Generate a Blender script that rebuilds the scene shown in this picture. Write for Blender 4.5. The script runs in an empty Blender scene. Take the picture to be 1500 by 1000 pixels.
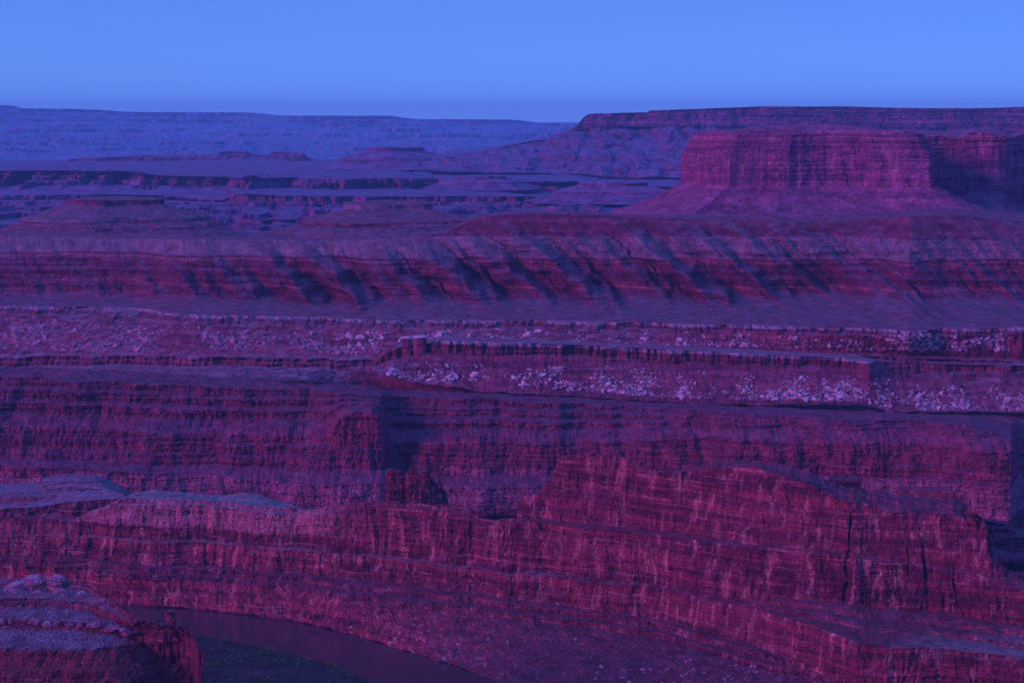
import bpy, math, random
import numpy as np
C = bpy.context.scene.collection
random.seed(4); rng = np.random.default_rng(7)

# ------------------------------------------------------------------ camera, sky, light, exposure
F, CX, CY, CAMZ = 3000.0, 750.0, 500.0, 600.0
PITCH = math.atan(328 / F)                       # the horizon lies 328 px (of 1000) above the middle
cam = bpy.data.objects.new('camera', bpy.data.cameras.new('camera')); C.objects.link(cam)
cam.location = (0, 0, CAMZ); cam.rotation_euler = (math.pi / 2 - PITCH, 0, 0)
cam.data.sensor_width = 36; cam.data.lens = 36 * F / 1500
cam.data.clip_start = 1; cam.data.clip_end = 200000
S = bpy.context.scene; S.camera = cam

SUN_EL, SUN_AZ = 16.0, 51.0                       # twilight glow, low, from the left and behind the viewer
world = bpy.data.worlds.new('World'); S.world = world; world.use_nodes = True
wt = world.node_tree; wt.nodes.clear()
wo = wt.nodes.new('ShaderNodeOutputWorld'); wb = wt.nodes.new('ShaderNodeBackground')
sky = wt.nodes.new('ShaderNodeTexSky'); sky.sky_type = 'NISHITA'; sky.sun_disc = False
sky.sun_elevation = math.radians(SUN_EL); sky.sun_rotation = math.radians(180 + SUN_AZ)
sky.altitude = 1800; sky.air_density = 1.0; sky.dust_density = 0.3; sky.ozone_density = 4.0
mx = wt.nodes.new('ShaderNodeMix'); mx.data_type = 'RGBA'; mx.blend_type = 'MULTIPLY'
mx.inputs['Factor'].default_value = 1
SKY_TINT = (0.38, 0.78, 2.9)
mx.inputs[7].default_value = (*SKY_TINT, 1)
wt.links.new(sky.outputs[0], mx.inputs[6])
mv = wt.nodes.new('ShaderNodeMix'); mv.data_type = 'RGBA'; mv.inputs['Factor'].default_value = .8   # an even blue-hour veil over the sky
mv.inputs[7].default_value = (1.2, 2.55, 7.3, 1)
tc = wt.nodes.new('ShaderNodeTexCoord'); sz = wt.nodes.new('ShaderNodeSeparateXYZ'); wt.links.new(tc.outputs['Generated'], sz.inputs[0])
mr = wt.nodes.new('ShaderNodeMapRange'); mr.inputs[1].default_value = 0; mr.inputs[2].default_value = .05; mr.inputs[3].default_value = 1.26; mr.inputs[4].default_value = 1.0   # paler air low over the horizon
wt.links.new(sz.outputs[2], mr.inputs[0])
vs = wt.nodes.new('ShaderNodeVectorMath'); vs.operation = 'SCALE'
wt.links.new(mx.outputs[2], mv.inputs[6]); wt.links.new(mv.outputs[2], vs.inputs[0]); wt.links.new(mr.outputs[0], vs.inputs['Scale']); wt.links.new(vs.outputs[0], wb.inputs[0])
wb.inputs[1].default_value = 0.1
wt.links.new(wb.outputs[0], wo.inputs[0])

sl = bpy.data.lights.new('twilight_sun', 'SUN'); sl.energy = 2.25; sl.angle = math.radians(17)
sl.color = (1.0, 0.17, 0.58)
so = bpy.data.objects.new('twilight_sun', sl); C.objects.link(so)
az, el = math.radians(SUN_AZ), math.radians(SUN_EL)
import mathutils
dirv = mathutils.Vector((-math.sin(az) * math.cos(el), -math.cos(az) * math.cos(el), math.sin(el)))
so.rotation_euler = dirv.to_track_quat('Z', 'Y').to_euler()

S.view_settings.view_transform = 'Standard'; S.view_settings.look = 'None'
S.view_settings.gamma = 1; S.view_settings.exposure = 0
S.render.engine = 'CYCLES'; S.cycles.use_denoising = True
S.cycles.max_bounces = 4; S.cycles.diffuse_bounces = 2; S.cycles.volume_bounces = 3

# ------------------------------------------------------------------ noise
_perm = rng.permutation(256); _perm = np.concatenate([_perm, _perm, _perm])
_g = rng.normal(size=(256, 3)); _g /= np.linalg.norm(_g, axis=1)[:, None]; _g = _g.astype(np.float32)
def pn(x, y, z=0.0):
    x, y, z = np.broadcast_arrays(np.asarray(x, np.float64), y, z)
    xi, yi, zi = np.floor(x), np.floor(y), np.floor(z)
    xf, yf, zf = (x - xi).astype(np.float32), (y - yi).astype(np.float32), (z - zi).astype(np.float32)
    xi, yi, zi = (xi.astype(np.int64) & 255), (yi.astype(np.int64) & 255), (zi.astype(np.int64) & 255)
    u, v, w = [t * t * t * (t * (t * 6 - 15) + 10) for t in (xf, yf, zf)]
    def c(dx, dy, dz):
        h = _perm[_perm[_perm[xi + dx] + yi + dy] + zi + dz]
        g = _g[h]
        return g[..., 0] * (xf - dx) + g[..., 1] * (yf - dy) + g[..., 2] * (zf - dz)
    a = c(0,0,0); a = a + u * (c(1,0,0) - a); b = c(0,1,0); b = b + u * (c(1,1,0) - b)
    a = a + v * (b - a)
    d = c(0,0,1); d = d + u * (c(1,0,1) - d); e = c(0,1,1); e = e + u * (c(1,1,1) - e)
    d = d + v * (e - d)
    return a + w * (d - a)
def fbm(x, y, z=0.0, o=4, g=.5):
    s = 0; a = 1.0
    for k in range(o):
        s = s + a * pn(x * 2**k + 17.3 * k, y * 2**k + 5.1 * k, z * 2**k + 9.7 * k); a *= g
    return s
def billow(x, y, z=0.0, o=3, g=.5):             # rounded bulges, sharp creases
    s = 0; a = 1.0
    for k in range(o):
        s = s + a * (np.abs(pn(x * 2**k + 31.7 * k, y * 2**k + 3.3 * k, z * 2**k + 7.7 * k)) * 2.6 - .6); a *= g
    return s
def ss(a, b, x): t = np.clip((x - a) / (b - a), 0, 1); return t * t * (3 - 2 * t)

def cell(x, y, seed=0):                          # one random value per block of a broken brick pattern
    r = np.floor(y); xx = x + 37.1 * np.sin(r * 12.9 + seed); c = np.floor(xx)
    v = np.sin(c * 127.1 + r * 311.7 + seed * 74.7) * 43758.5453
    return 2 * (v - np.floor(v)) - 1
def terrace(Z, h, k, X, Y, sc):
    q = Z / h + .35 * pn(X / sc, Y / sc, 6.6); b = np.floor(q); f = q - b
    return Z * (1 - k) + k * h * (b + ss(.35, .6, f) + .12 * (f - .5) - .35 * 0)
def jag(pts, a, seed=0., step=2.):
    p = np.array(pts, float); x = np.arange(p[0, 0], p[-1, 0] + step, step); y = np.interp(x, p[:, 0], p[:, 1])
    y = y + a * (.9 * fbm(x / 26, seed, .5, 3) + .55 * cell((x + 3 * pn(x / 9, seed)) / 7, 0 * x + .5, seed))
    return [(float(u), float(v)) for u, v in zip(x, y)]

# ------------------------------------------------------------------ pixel of the photograph (1500 x 1000) <-> the land
cp, sp = math.cos(PITCH), math.sin(PITCH)
def slope_of(py): b = (CY - np.asarray(py, float)) / F; return (-sp + b * cp) / (cp + b * sp)
def m_of(px, py): b = (CY - np.asarray(py, float)) / F; return (np.asarray(px, float) - CX) / F / (cp + b * sp)
def at_z(px, py, z): Y = (z - CAMZ) / slope_of(py); return m_of(px, py) * Y, Y, z
def at_Y(px, py, Y): return m_of(px, py) * Y, Y, CAMZ + Y * slope_of(py)

# ------------------------------------------------------------------ mesh builders
def tag(o, label=None, cat=None, group=None, kind=None):
    if label: o['label'] = label
    if cat: o['category'] = cat
    if group: o['group'] = group
    if kind: o['kind'] = kind
    return o
def grid_mesh(name, P, mat, wrap=False, smooth=False):
    r, c = P.shape[:2]
    me = bpy.data.meshes.new(name)
    idx = np.arange(r * c).reshape(r, c)
    if wrap: idx = np.concatenate([idx, idx[:, :1]], 1)
    q = np.stack([idx[:-1, :-1], idx[:-1, 1:], idx[1:, 1:], idx[1:, :-1]], -1).reshape(-1, 4)
    me.vertices.add(r * c); me.vertices.foreach_set('co', P.reshape(-1).astype(np.float32))
    me.loops.add(q.size); me.loops.foreach_set('vertex_index', q.reshape(-1).astype(np.int32))
    me.polygons.add(len(q)); me.polygons.foreach_set('loop_start', np.arange(0, q.size, 4, dtype=np.int32))
    me.polygons.foreach_set('use_smooth', np.full(len(q), smooth))
    me.update(calc_edges=True); me.materials.append(mat)
    o = bpy.data.objects.new(name, me); C.objects.link(o)
    return o
def raw_mesh(name, V, Q, mat, smooth=False, link=True):
    me = bpy.data.meshes.new(name); me.from_pydata([tuple(v) for v in V], [], [tuple(q) for q in Q])
    if smooth: me.polygons.foreach_set('use_smooth', [True] * len(me.polygons))
    me.materials.append(mat); me.update()
    if not link: return me
    o = bpy.data.objects.new(name, me); C.objects.link(o); return o

def smooth1(a, w):
    if w < 1: return a
    k = np.hanning(2 * w + 3)[1:-1]; k /= k.sum()
    return np.convolve(np.pad(a, w, mode='edge'), k, mode='valid')

SH = {}                                          # sheets kept for laying boulders on them
def fan(name, px0, px1, step, knots, segs, mat, sm=3, warp=None, seed=0.0, smooth=False):
    """A tract of land: columns run away from the viewpoint's side, rows follow the beds from the foot to the top."""
    n = int((px1 - px0) / step) + 1
    px = np.linspace(px0, px1, n); mm = (px - CX) / F / cp
    Ys, Zs = [], []
    for k in knots:
        kind, pts = k[0], np.array(k[1], float)
        ks = k[2] if len(k) > 2 else sm
        if kind == 'yz':
            m = m_of(pts[:, 0], pts[:, 1]); Y = (pts[:, 2] - CAMZ) / slope_of(pts[:, 1])
            Yc = np.interp(mm, m, Y); Zc = np.interp(mm, m, pts[:, 2])
            yy = smooth1(np.interp(mm, m, pts[:, 1]), ks); Yc = (Zc - CAMZ) / slope_of(yy)
        elif kind == 'yY':
            m = m_of(pts[:, 0], pts[:, 1]); Yc = smooth1(np.interp(mm, m, pts[:, 2]), ks)
            Zc = CAMZ + Yc * slope_of(smooth1(np.interp(mm, m, pts[:, 1]), ks))
        elif kind == 'ys':
            m = m_of(pts[:, 0], pts[:, 1]); Yc = Ys[-1] + smooth1(np.interp(mm, m, pts[:, 2]), ks)
            Zc = CAMZ + Yc * slope_of(smooth1(np.interp(mm, m, pts[:, 1]), ks))
        else:                                    # 'rel': px, setback, rise
            m = m_of(pts[:, 0], 400); Yc = Ys[-1] + np.interp(mm, m, pts[:, 1]); Zc = Zs[-1] + np.interp(mm, m, pts[:, 2])
        Ys.append(Yc); Zs.append(Zc)
    RY, RZ, am = [], [], []
    keys = ('aY', 'aS', 'aZ', 'aF')
    for i, s in enumerate(segs):
        Xc = mm * Ys[i]; Lt = knots_opts.get(name, {}).get('L', 30.) * 5
        tnoise = lambda q: fbm(Xc / Lt + seed * 3 + i * 7.7, q, .4, 4, .6)
        prof = s.get('prof', [(1, 1)])
        pz = np.concatenate([[0], np.cumsum([p[0] for p in prof])]); ps = np.concatenate([[0], np.cumsum([p[1] for p in prof])])
        pz = pz / pz[-1]; ps = ps / ps[-1]
        w = np.concatenate([[0], np.cumsum(np.hypot(np.diff(pz), np.diff(ps) * .5))]); w /= w[-1]
        T = np.linspace(0, 1, s['n'], endpoint=(i == len(segs) - 1))
        for t in T:
            tw = t + s.get('tw', .05) * math.sin(math.pi * t) * tnoise(t * 3)
            fz, fs = np.interp(tw, w, pz), np.interp(tw, w, ps)
            RY.append(Ys[i] + (Ys[i + 1] - Ys[i]) * fs); RZ.append(Zs[i] + (Zs[i + 1] - Zs[i]) * fz)
            am.append([s.get(k, 0) for k in keys])
    Y, Z, A = np.array(RY), np.array(RZ), np.array(am, float)
    for j in range(A.shape[1]): A[:, j] = smooth1(A[:, j], 2)
    X = mm[None, :] * Y
    d = knots_opts.get(name, {})
    L, LZ = d.get('L', 30.), d.get('LZ', 140.)
    sk = d.get('skew', 0.)
    Xn = X + sk * Z
    wob = 18 * pn(X / 90 + seed, Z / 60)
    aY = 1.3 * A[:, 0][:, None]; aS = A[:, 1][:, None]; aZ = A[:, 2][:, None]; aF = A[:, 3][:, None]
    big = fbm(Xn / (L * 6) + seed, Z / (LZ * 4), seed, 3)
    Lv = 1 + .45 * 0
    b1 = .75 * billow((Xn + wob * L / 40) / (L * 2.3) + seed * 2, Z / (LZ * 1.6), Y / (L * 8), 2) + .8 * billow((Xn + wob * L / 40) / L + seed, Z / LZ, Y / (L * 6), 4, .55)
    disp = aY * (b1 + big * d.get('big', 2.))
    lw = d.get('lay', 5.); Zw = Z + lw * 1.2 * pn(X / (L * 5), Z / (lw * 9), 4.4)
    lay = pn(X / (L * 22) + seed, Zw / lw, 3.3) * (.6 + pn(X / (L * 8), Z / (lw * 5), 1.7)) * 1.3 + .5 * pn(X / (L * 5) + seed, Zw / (lw * .37), 8.8)
    disp = disp + aS * np.tanh(lay * 4)
    bxs, bzs = d.get('bx', 9.), d.get('bz', 5.)
    Xb = X + bxs * 1.3 * pn(X / (bxs * 4), Z / (bzs * 3), 2.2); Zb = Z + bzs * .5 * pn(X / (bxs * 3), Z / (bzs * 2), 5.5)
    disp = disp + aS * .75 * (cell(Xb / bxs, Zb / bzs, 1) + .6 * cell(Xb / (bxs * .37), Zb / (bzs * .45), 2) + .8 * cell(Xb / (bxs * 1.6), Zb / (bzs * 5), 3))
    fine = fbm(X / d.get('fx', 5.), Z / d.get('fz', 5.), Y / d.get('fx', 5.), 3, .6)
    disp = disp + aF * fine
    Y2 = Y - disp
    X2 = X + aF * .5 * pn(X / 4 + 50, Z / 4, Y / 8) + mm[None, :] * (-disp) * .3
    Z2 = Z + aZ * (fbm(X / d.get('hx', 60.) + seed, Y / d.get('hx', 60.), 1.1, 5, .55))
    if 'terr' in d:
        h_, k_ = d['terr']; Z2 = terrace(Z2, h_, k_, X2, Y2, d.get('hx', 60.) * 2)
    if warp is not None: X2, Y2, Z2 = warp(X2, Y2, Z2, mm, px)
    P = np.stack([X2, Y2, Z2], -1)
    o = grid_mesh(name, P, mat, smooth=smooth)
    SH[name] = (px, P)
    return o
knots_opts = {}
def spot(sheet, px, py):
    pxs, P = SH[sheet]
    i = int(np.argmin(np.abs(pxs - px))); col = P[:, i]
    sy = CY - F * ((col[:, 2] - CAMZ) * cp + col[:, 1] * sp) / (col[:, 1] * cp - (col[:, 2] - CAMZ) * sp)
    ok = np.where(np.abs(sy - py) < 2.5)[0]
    if not len(ok): return None
    return P[ok[np.argmin(np.abs(sy[ok] - py))], i]

def star(name, cx, cy, ring, rows, mat, n=400, aN=2., L=20., LZ=80., aS=1., lay=5., aF=.5, seed=0., zn=0., hx=40., fine=4., smooth=False, topz=0.):
    """A free-standing rock: plan ring (angle deg, radius) round (cx, cy); rows = (z, offset outward or fraction inward, jointing)."""
    ring = sorted(ring); a = np.array([r[0] for r in ring], float); rr = np.array([r[1] for r in ring], float)
    th = np.linspace(0, 360, n, endpoint=False)
    R = np.interp(th, np.concatenate([a[-1:] - 360, a, a[:1] + 360]), np.concatenate([rr[-1:], rr, rr[:1]]))
    ct, st = np.cos(np.radians(th)), np.sin(np.radians(th))
    Rj, Zj, W = [], [], []
    for i in range(len(rows) - 1):
        z0, o0, w0, k = rows[i]; z1, o1, w1, _ = rows[i + 1]
        T = np.linspace(0, 1, k, endpoint=(i == len(rows) - 2))
        def rad(o): return R * (-o) if o < 0 else R + o      # negative: fraction of the ring (for tops)
        for t in T:
            Rj.append(rad(o0) * (1 - t) + rad(o1) * t); Zj.append(np.full(n, z0 + (z1 - z0) * t)); W.append(w0 + (w1 - w0) * t)
    Rj, Zj, W = np.array(Rj), np.array(Zj), np.array(W)[:, None]
    X, Y = cx + Rj * ct, cy + Rj * st
    steep = np.clip(W, 0, 1)
    Xr, Yr = cx + R * ct + 0 * Rj, cy + R * st + 0 * Rj
    lf = 1 + .0 * Zj
    wv = 10 * pn(Zj / (LZ * .25), Xr / L, Yr / L)
    d = aN * (.5 * billow((Xr + wv) / (L * 1.6) + seed, Yr / (L * 1.6), Zj / LZ + seed, 4, .5) + 1.7 * fbm(Xr / (L * 3.7) + seed, Yr / (L * 3.7), Zj / (LZ * 3), 3) + .6 * np.minimum(0, fbm(Xr / (L * .9), Yr / (L * .9), Zj / LZ, 2)))
    d = d + aS * 1.2 * cell((Xr + Yr * .7) / (fine * 2.2), Zj / lay, 4) + aS * np.tanh(4 * pn(X / 300, Zj / lay + seed, Y / 300)) + aF * fbm(X / fine, Y / fine, Zj / fine, 3, .6)
    Rj2 = np.maximum(Rj + d * W, 0)
    X, Y = cx + Rj2 * ct, cy + Rj2 * st
    Z = Zj + zn * fbm(X / hx + seed, Y / hx, 2.2, 5, .55) * (1.2 - steep)
    return grid_mesh(name, np.stack([X, Y, Z], -1), mat, wrap=True, smooth=smooth)

# ------------------------------------------------------------------ materials
def rock(name, steep, dark, flat, pale, stain=0.0, layer=6., sc=1., bump=1., fl=(.62, .85), zr=None, mott=.5, zw=26., hi=None, vor=1., dip=0., bl=1.3):
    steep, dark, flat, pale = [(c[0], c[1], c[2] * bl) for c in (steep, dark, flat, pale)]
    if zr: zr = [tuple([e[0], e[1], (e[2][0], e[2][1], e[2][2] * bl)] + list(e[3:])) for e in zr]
    m = bpy.data.materials.new(name); m.use_nodes = True; t = m.node_tree; N = t.nodes; Lk = t.links
    bs = N['Principled BSDF']; bs.inputs['Roughness'].default_value = .95; bs.inputs['Specular IOR Level'].default_value = .1
    geo = N.new('ShaderNodeNewGeometry')
    def vm(sx, sy, sz):
        v = N.new('ShaderNodeVectorMath'); v.operation = 'MULTIPLY'; Lk.new(geo.outputs['Position'], v.inputs[0]); v.inputs[1].default_value = (sx, sy, sz); return v.outputs[0]
    def noise(v, det=4, rough=.6):
        n = N.new('ShaderNodeTexNoise'); n.inputs['Scale'].default_value = 1; n.inputs['Detail'].default_value = det; n.inputs['Roughness'].default_value = rough
        Lk.new(v, n.inputs['Vector']); return n.outputs['Fac']
    def rng_(f, a, b, c=0, d=1):
        r = N.new('ShaderNodeMapRange'); Lk.new(f, r.inputs[0]); r.inputs[1].default_value = a; r.inputs[2].default_value = b; r.inputs[3].default_value = c; r.inputs[4].default_value = d; return r.outputs[0]
    def mix(f, a, b):
        x = N.new('ShaderNodeMix'); x.data_type = 'RGBA'
        if isinstance(f, float): x.inputs[0].default_value = f
        else: Lk.new(f, x.inputs[0])
        for s, k in ((a, 6), (b, 7)):
            if isinstance(s, tuple): x.inputs[k].default_value = (*s, 1)
            else: Lk.new(s, x.inputs[k])
        return x.outputs[2]
    beds = noise(vm(.003 / sc, .003 / sc, 1 / (layer * sc)), 3, .7)
    col = mix(rng_(beds, .40, .60), dark, steep)
    thin = noise(vm(.012 / sc, .012 / sc, 3 / (layer * sc)), 2)
    col = mix(rng_(thin, .60, .68, 0, .45), col, pale)
    if zr:                                       # beds at known heights
        sep = N.new('ShaderNodeSeparateXYZ'); Lk.new(geo.outputs['Position'], sep.inputs[0])
        if dip:
            dp = N.new('ShaderNodeMath'); dp.operation = 'MULTIPLY_ADD'; Lk.new(sep.outputs[0], dp.inputs[0]); dp.inputs[1].default_value = dip; Lk.new(sep.outputs[2], dp.inputs[2]); zsrc = dp.outputs[0]
        else: zsrc = sep.outputs[2]
        wz = N.new('ShaderNodeMath'); wz.operation = 'MULTIPLY_ADD'; Lk.new(noise(vm(.01 / sc, .01 / sc, .02 / sc), 4), wz.inputs[0]); wz.inputs[1].default_value = zw * sc; Lk.new(zsrc, wz.inputs[2])
        for e in zr:
            za, zb, zc = e[:3]; hw = zw / 2
            f = rng_(wz.outputs[0], za + hw * sc, za + hw * sc + 2 * sc); g = rng_(wz.outputs[0], zb + hw * sc, zb + hw * sc + 2 * sc, 1, 0)
            mu = N.new('ShaderNodeMath'); mu.operation = 'MULTIPLY'; Lk.new(f, mu.inputs[0]); Lk.new(g, mu.inputs[1])
            m2 = N.new('ShaderNodeMath'); m2.operation = 'MULTIPLY'; Lk.new(mu.outputs[0], m2.inputs[0]); m2.inputs[1].default_value = .8
            if len(e) > 3:
                m3 = N.new('ShaderNodeMath'); m3.operation = 'MULTIPLY'; Lk.new(m2.outputs[0], m3.inputs[0]); Lk.new(rng_(sep.outputs[0], e[3] - 40, e[3] + 40, 1, 0), m3.inputs[1]); m2 = m3
            col = mix(m2.outputs[0], col, zc)
    if stain > 0:                                # streaks of desert varnish and pale wash down the faces
        sn = noise(vm(.11 / sc, .11 / sc, .012 / sc), 5, .65)
        col = mix(rng_(sn, .52, .68, 0, stain), col, pale)
        sn2 = noise(vm(.16 / sc, .13 / sc, .02 / sc), 4, .6)
        col = mix(rng_(sn2, .54, .66, 0, stain * .8), col, dark)
    mo = noise(vm(.05 / sc, .05 / sc, .05 / sc), 6, .65)
    fm = noise(vm(.012 / sc, .012 / sc, .012 / sc), 5, .6)
    flc = mix(rng_(fm, .38, .62), flat, tuple(.55 * a + .45 * b for a, b in zip(flat, steep)))
    for e in (hi or []):                         # ground of another colour on certain beds: z from, z to, colour, x below
        sp2 = N.new('ShaderNodeSeparateXYZ'); Lk.new(geo.outputs['Position'], sp2.inputs[0])
        m4 = N.new('ShaderNodeMath'); m4.operation = 'MULTIPLY'; Lk.new(rng_(sp2.outputs[2], e[0], e[0] + 3), m4.inputs[0]); Lk.new(rng_(sp2.outputs[2], e[1], e[1] + 3, 1, 0), m4.inputs[1])
        m5 = N.new('ShaderNodeMath'); m5.operation = 'MULTIPLY'; Lk.new(m4.outputs[0], m5.inputs[0]); Lk.new(rng_(sp2.outputs[0], e[3] - 20, e[3] + 20, 1, 0), m5.inputs[1])
        flc = mix(m5.outputs[0], flc, e[2])
    sepn = N.new('ShaderNodeSeparateXYZ'); Lk.new(geo.outputs['Normal'], sepn.inputs[0])
    ab = N.new('ShaderNodeMath'); ab.operation = 'ABSOLUTE'; Lk.new(sepn.outputs[2], ab.inputs[0])
    ad = N.new('ShaderNodeMath'); ad.operation = 'MULTIPLY_ADD'; Lk.new(mo, ad.inputs[0]); ad.inputs[1].default_value = .25; Lk.new(ab.outputs[0], ad.inputs[2])
    col = mix(rng_(ad.outputs[0], fl[0] + .125, fl[1] + .125), col, flc)
    hs = N.new('ShaderNodeHueSaturation'); Lk.new(col, hs.inputs['Color']); Lk.new(rng_(mo, .3, .7, 1 - mott, 1 + mott), hs.inputs['Value'])
    Lk.new(hs.outputs[0], bs.inputs['Base Color'])
    b1 = N.new('ShaderNodeBump'); b1.inputs['Strength'].default_value = .8; b1.inputs['Distance'].default_value = 3.6 * sc * bump
    Lk.new(noise(vm(.3 / sc, .3 / sc, .35 / sc), 6, .7), b1.inputs['Height'])
    b2 = N.new('ShaderNodeBump'); b2.inputs['Strength'].default_value = .7; b2.inputs['Distance'].default_value = 1.6 * sc * bump
    Lk.new(noise(vm(.02 / sc, .02 / sc, .8 / sc), 3, .6), b2.inputs['Height']); Lk.new(b1.outputs[0], b2.inputs['Normal'])
    vo = N.new('ShaderNodeTexVoronoi'); vo.feature = 'DISTANCE_TO_EDGE'; vo.inputs['Scale'].default_value = 1
    vw = N.new('ShaderNodeVectorMath'); vw.operation = 'ADD'; Lk.new(vm(.14 / sc, .14 / sc, .2 / sc), vw.inputs[0])
    nz = N.new('ShaderNodeTexNoise'); nz.inputs['Scale'].default_value = 1; nz.inputs['Detail'].default_value = 3; Lk.new(vm(.07 / sc, .07 / sc, .12 / sc), nz.inputs['Vector']); Lk.new(nz.outputs['Color'], vw.inputs[1])
    Lk.new(vw.outputs[0], vo.inputs['Vector'])
    b3 = N.new('ShaderNodeBump'); b3.inputs['Strength'].default_value = .7; b3.inputs['Distance'].default_value = 2.2 * sc * bump * vor
    Lk.new(rng_(vo.outputs['Distance'], 0, .18), b3.inputs['Height']); Lk.new(b2.outputs[0], b3.inputs['Normal']); b2 = b3
    Lk.new(b2.outputs[0], bs.inputs['Normal'])
    return m

RED, DRED, PALE = (.34, .065, .125), (.19, .035, .085), (.48, .16, .22)
FLAT, WHITE = (.20, .12, .17), (.50, .36, .42)
M_fin  = rock('red sandstone with streaks', (.29, .044, .08), (.12, .02, .05), (.16, .055, .095), (.62, .23, .26), stain=.85, layer=9, hi=[(92, 126, (.27, .21, .32), -225), (62, 75, (.22, .15, .23), 9999)], zw=8, fl=(.82, .95), zr=[(86, 120, (.44, .17, .22), -215)])
M_wall = rock('bedded red canyon rock', (.30, .05, .105), (.15, .026, .072), (.17, .07, .125), (.42, .13, .20), stain=.25, layer=6, zw=12, zr=[(20, 72, (.40, .16, .24))])
M_rim  = rock('rim sandstone and talus', (.27, .052, .10), (.14, .03, .07), (.26, .17, .24), (.44, .2, .28), stain=.2, layer=8, fl=(.9, .99), zw=5, zr=[(247, 262, (.50, .34, .42))])
M_rimf = rock('dipping rim sandstone and talus', (.27, .052, .10), (.14, .03, .07), (.26, .17, .24), (.44, .2, .28), stain=.2, layer=8, fl=(.9, .99), zw=6, zr=[(228.5, 244, (.50, .34, .42))], dip=.0425)
M_moen = rock('red slope shale', (.22, .045, .10), (.11, .026, .07), (.19, .11, .17), (.30, .12, .18), layer=9, zw=10, zr=[(338, 376, (.23, .17, .22)), (388, 400, (.13, .03, .06)), (330, 334, (.32, .12, .16)), (298, 308, (.11, .025, .055)), (286, 289, (.34, .09, .13)), (276, 280, (.10, .02, .05))], fl=(.86, .95))
M_butte= rock('mesa cliff sandstone', (.34, .09, .21), (.17, .05, .14), (.24, .10, .19), (.50, .2, .3), stain=.6, layer=9, fl=(.85, .95), sc=1.3, zw=8, zr=[(535, 538, (.16, .04, .09)), (546, 550, (.14, .04, .09)), (556, 559, (.45, .17, .22))])
M_far  = rock('haze tinted distant red country', (.24, .075, .12), (.12, .05, .09), (.17, .16, .19), (.46, .24, .3), layer=12, sc=3., fl=(.9, .97), bl=2.1)  # blue raised: distance haze is partly put into the colour, besides the volume
M_vfar = rock('haze tinted far plateau country', (.27, .19, .36), (.12, .15, .32), (.13, .26, .44), (.40, .3, .42), layer=14, sc=6.)  # rock painted blue to carry haze that the volume alone leaves too weak
M_fore = rock('foreground ledge rock', (.24, .05, .08), (.11, .026, .05), (.23, .18, .25), (.36, .2, .26), layer=3.5, sc=.6, fl=(.72, .9), hi=[(140, 169.5, (.20, .045, .07), 9999)])
M_pale = rock('pale boulder sandstone', (.50, .37, .42), (.33, .22, .27), (.50, .40, .47), (.58, .44, .5), layer=3, sc=.5, fl=(.3, .8), bump=.5)
M_dull = rock('weathered boulder sandstone', (.36, .19, .25), (.24, .11, .17), (.34, .22, .30), (.42, .26, .34), layer=3, sc=.5, fl=(.3, .8), bump=.5)
M_floor= rock('valley soil', (.22, .08, .12), (.14, .05, .09), (.20, .11, .15), (.3, .2, .25), layer=6)

# ================================================================== THE LAND, from the farthest to the nearest
def st(o, label, cat): return tag(o, label, cat, kind='structure')
V = [(-48000, -1500, -3), (48000, -1500, -3), (48000, 44000, -3), (-48000, 44000, -3)]
st(raw_mesh('ground', V, [(0, 1, 2, 3)], M_floor), 'flat valley floor under the canyon country reaching to the horizon', 'ground')

# far plateau along the horizon
knots_opts['far_plateau'] = dict(L=900, LZ=900, big=2.5, lay=40, fx=200, fz=80, hx=2500, terr=(70, .75), bx=300, bz=40)
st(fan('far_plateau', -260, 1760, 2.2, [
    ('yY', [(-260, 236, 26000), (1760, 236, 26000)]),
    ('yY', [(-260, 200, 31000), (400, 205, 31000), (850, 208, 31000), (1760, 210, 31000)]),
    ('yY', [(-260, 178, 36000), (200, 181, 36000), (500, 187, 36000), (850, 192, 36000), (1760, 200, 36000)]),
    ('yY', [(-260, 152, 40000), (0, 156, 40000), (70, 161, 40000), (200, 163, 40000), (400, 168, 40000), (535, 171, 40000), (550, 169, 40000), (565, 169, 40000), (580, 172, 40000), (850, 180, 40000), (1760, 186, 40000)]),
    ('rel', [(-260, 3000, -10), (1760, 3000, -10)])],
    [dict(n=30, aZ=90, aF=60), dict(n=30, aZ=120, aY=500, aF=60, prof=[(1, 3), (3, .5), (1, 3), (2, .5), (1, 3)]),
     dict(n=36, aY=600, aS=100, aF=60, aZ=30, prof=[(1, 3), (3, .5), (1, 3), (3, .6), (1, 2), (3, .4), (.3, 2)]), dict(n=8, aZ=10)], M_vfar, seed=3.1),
   'long hazy blue plateau along the horizon at the left', 'plateau')

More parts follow.
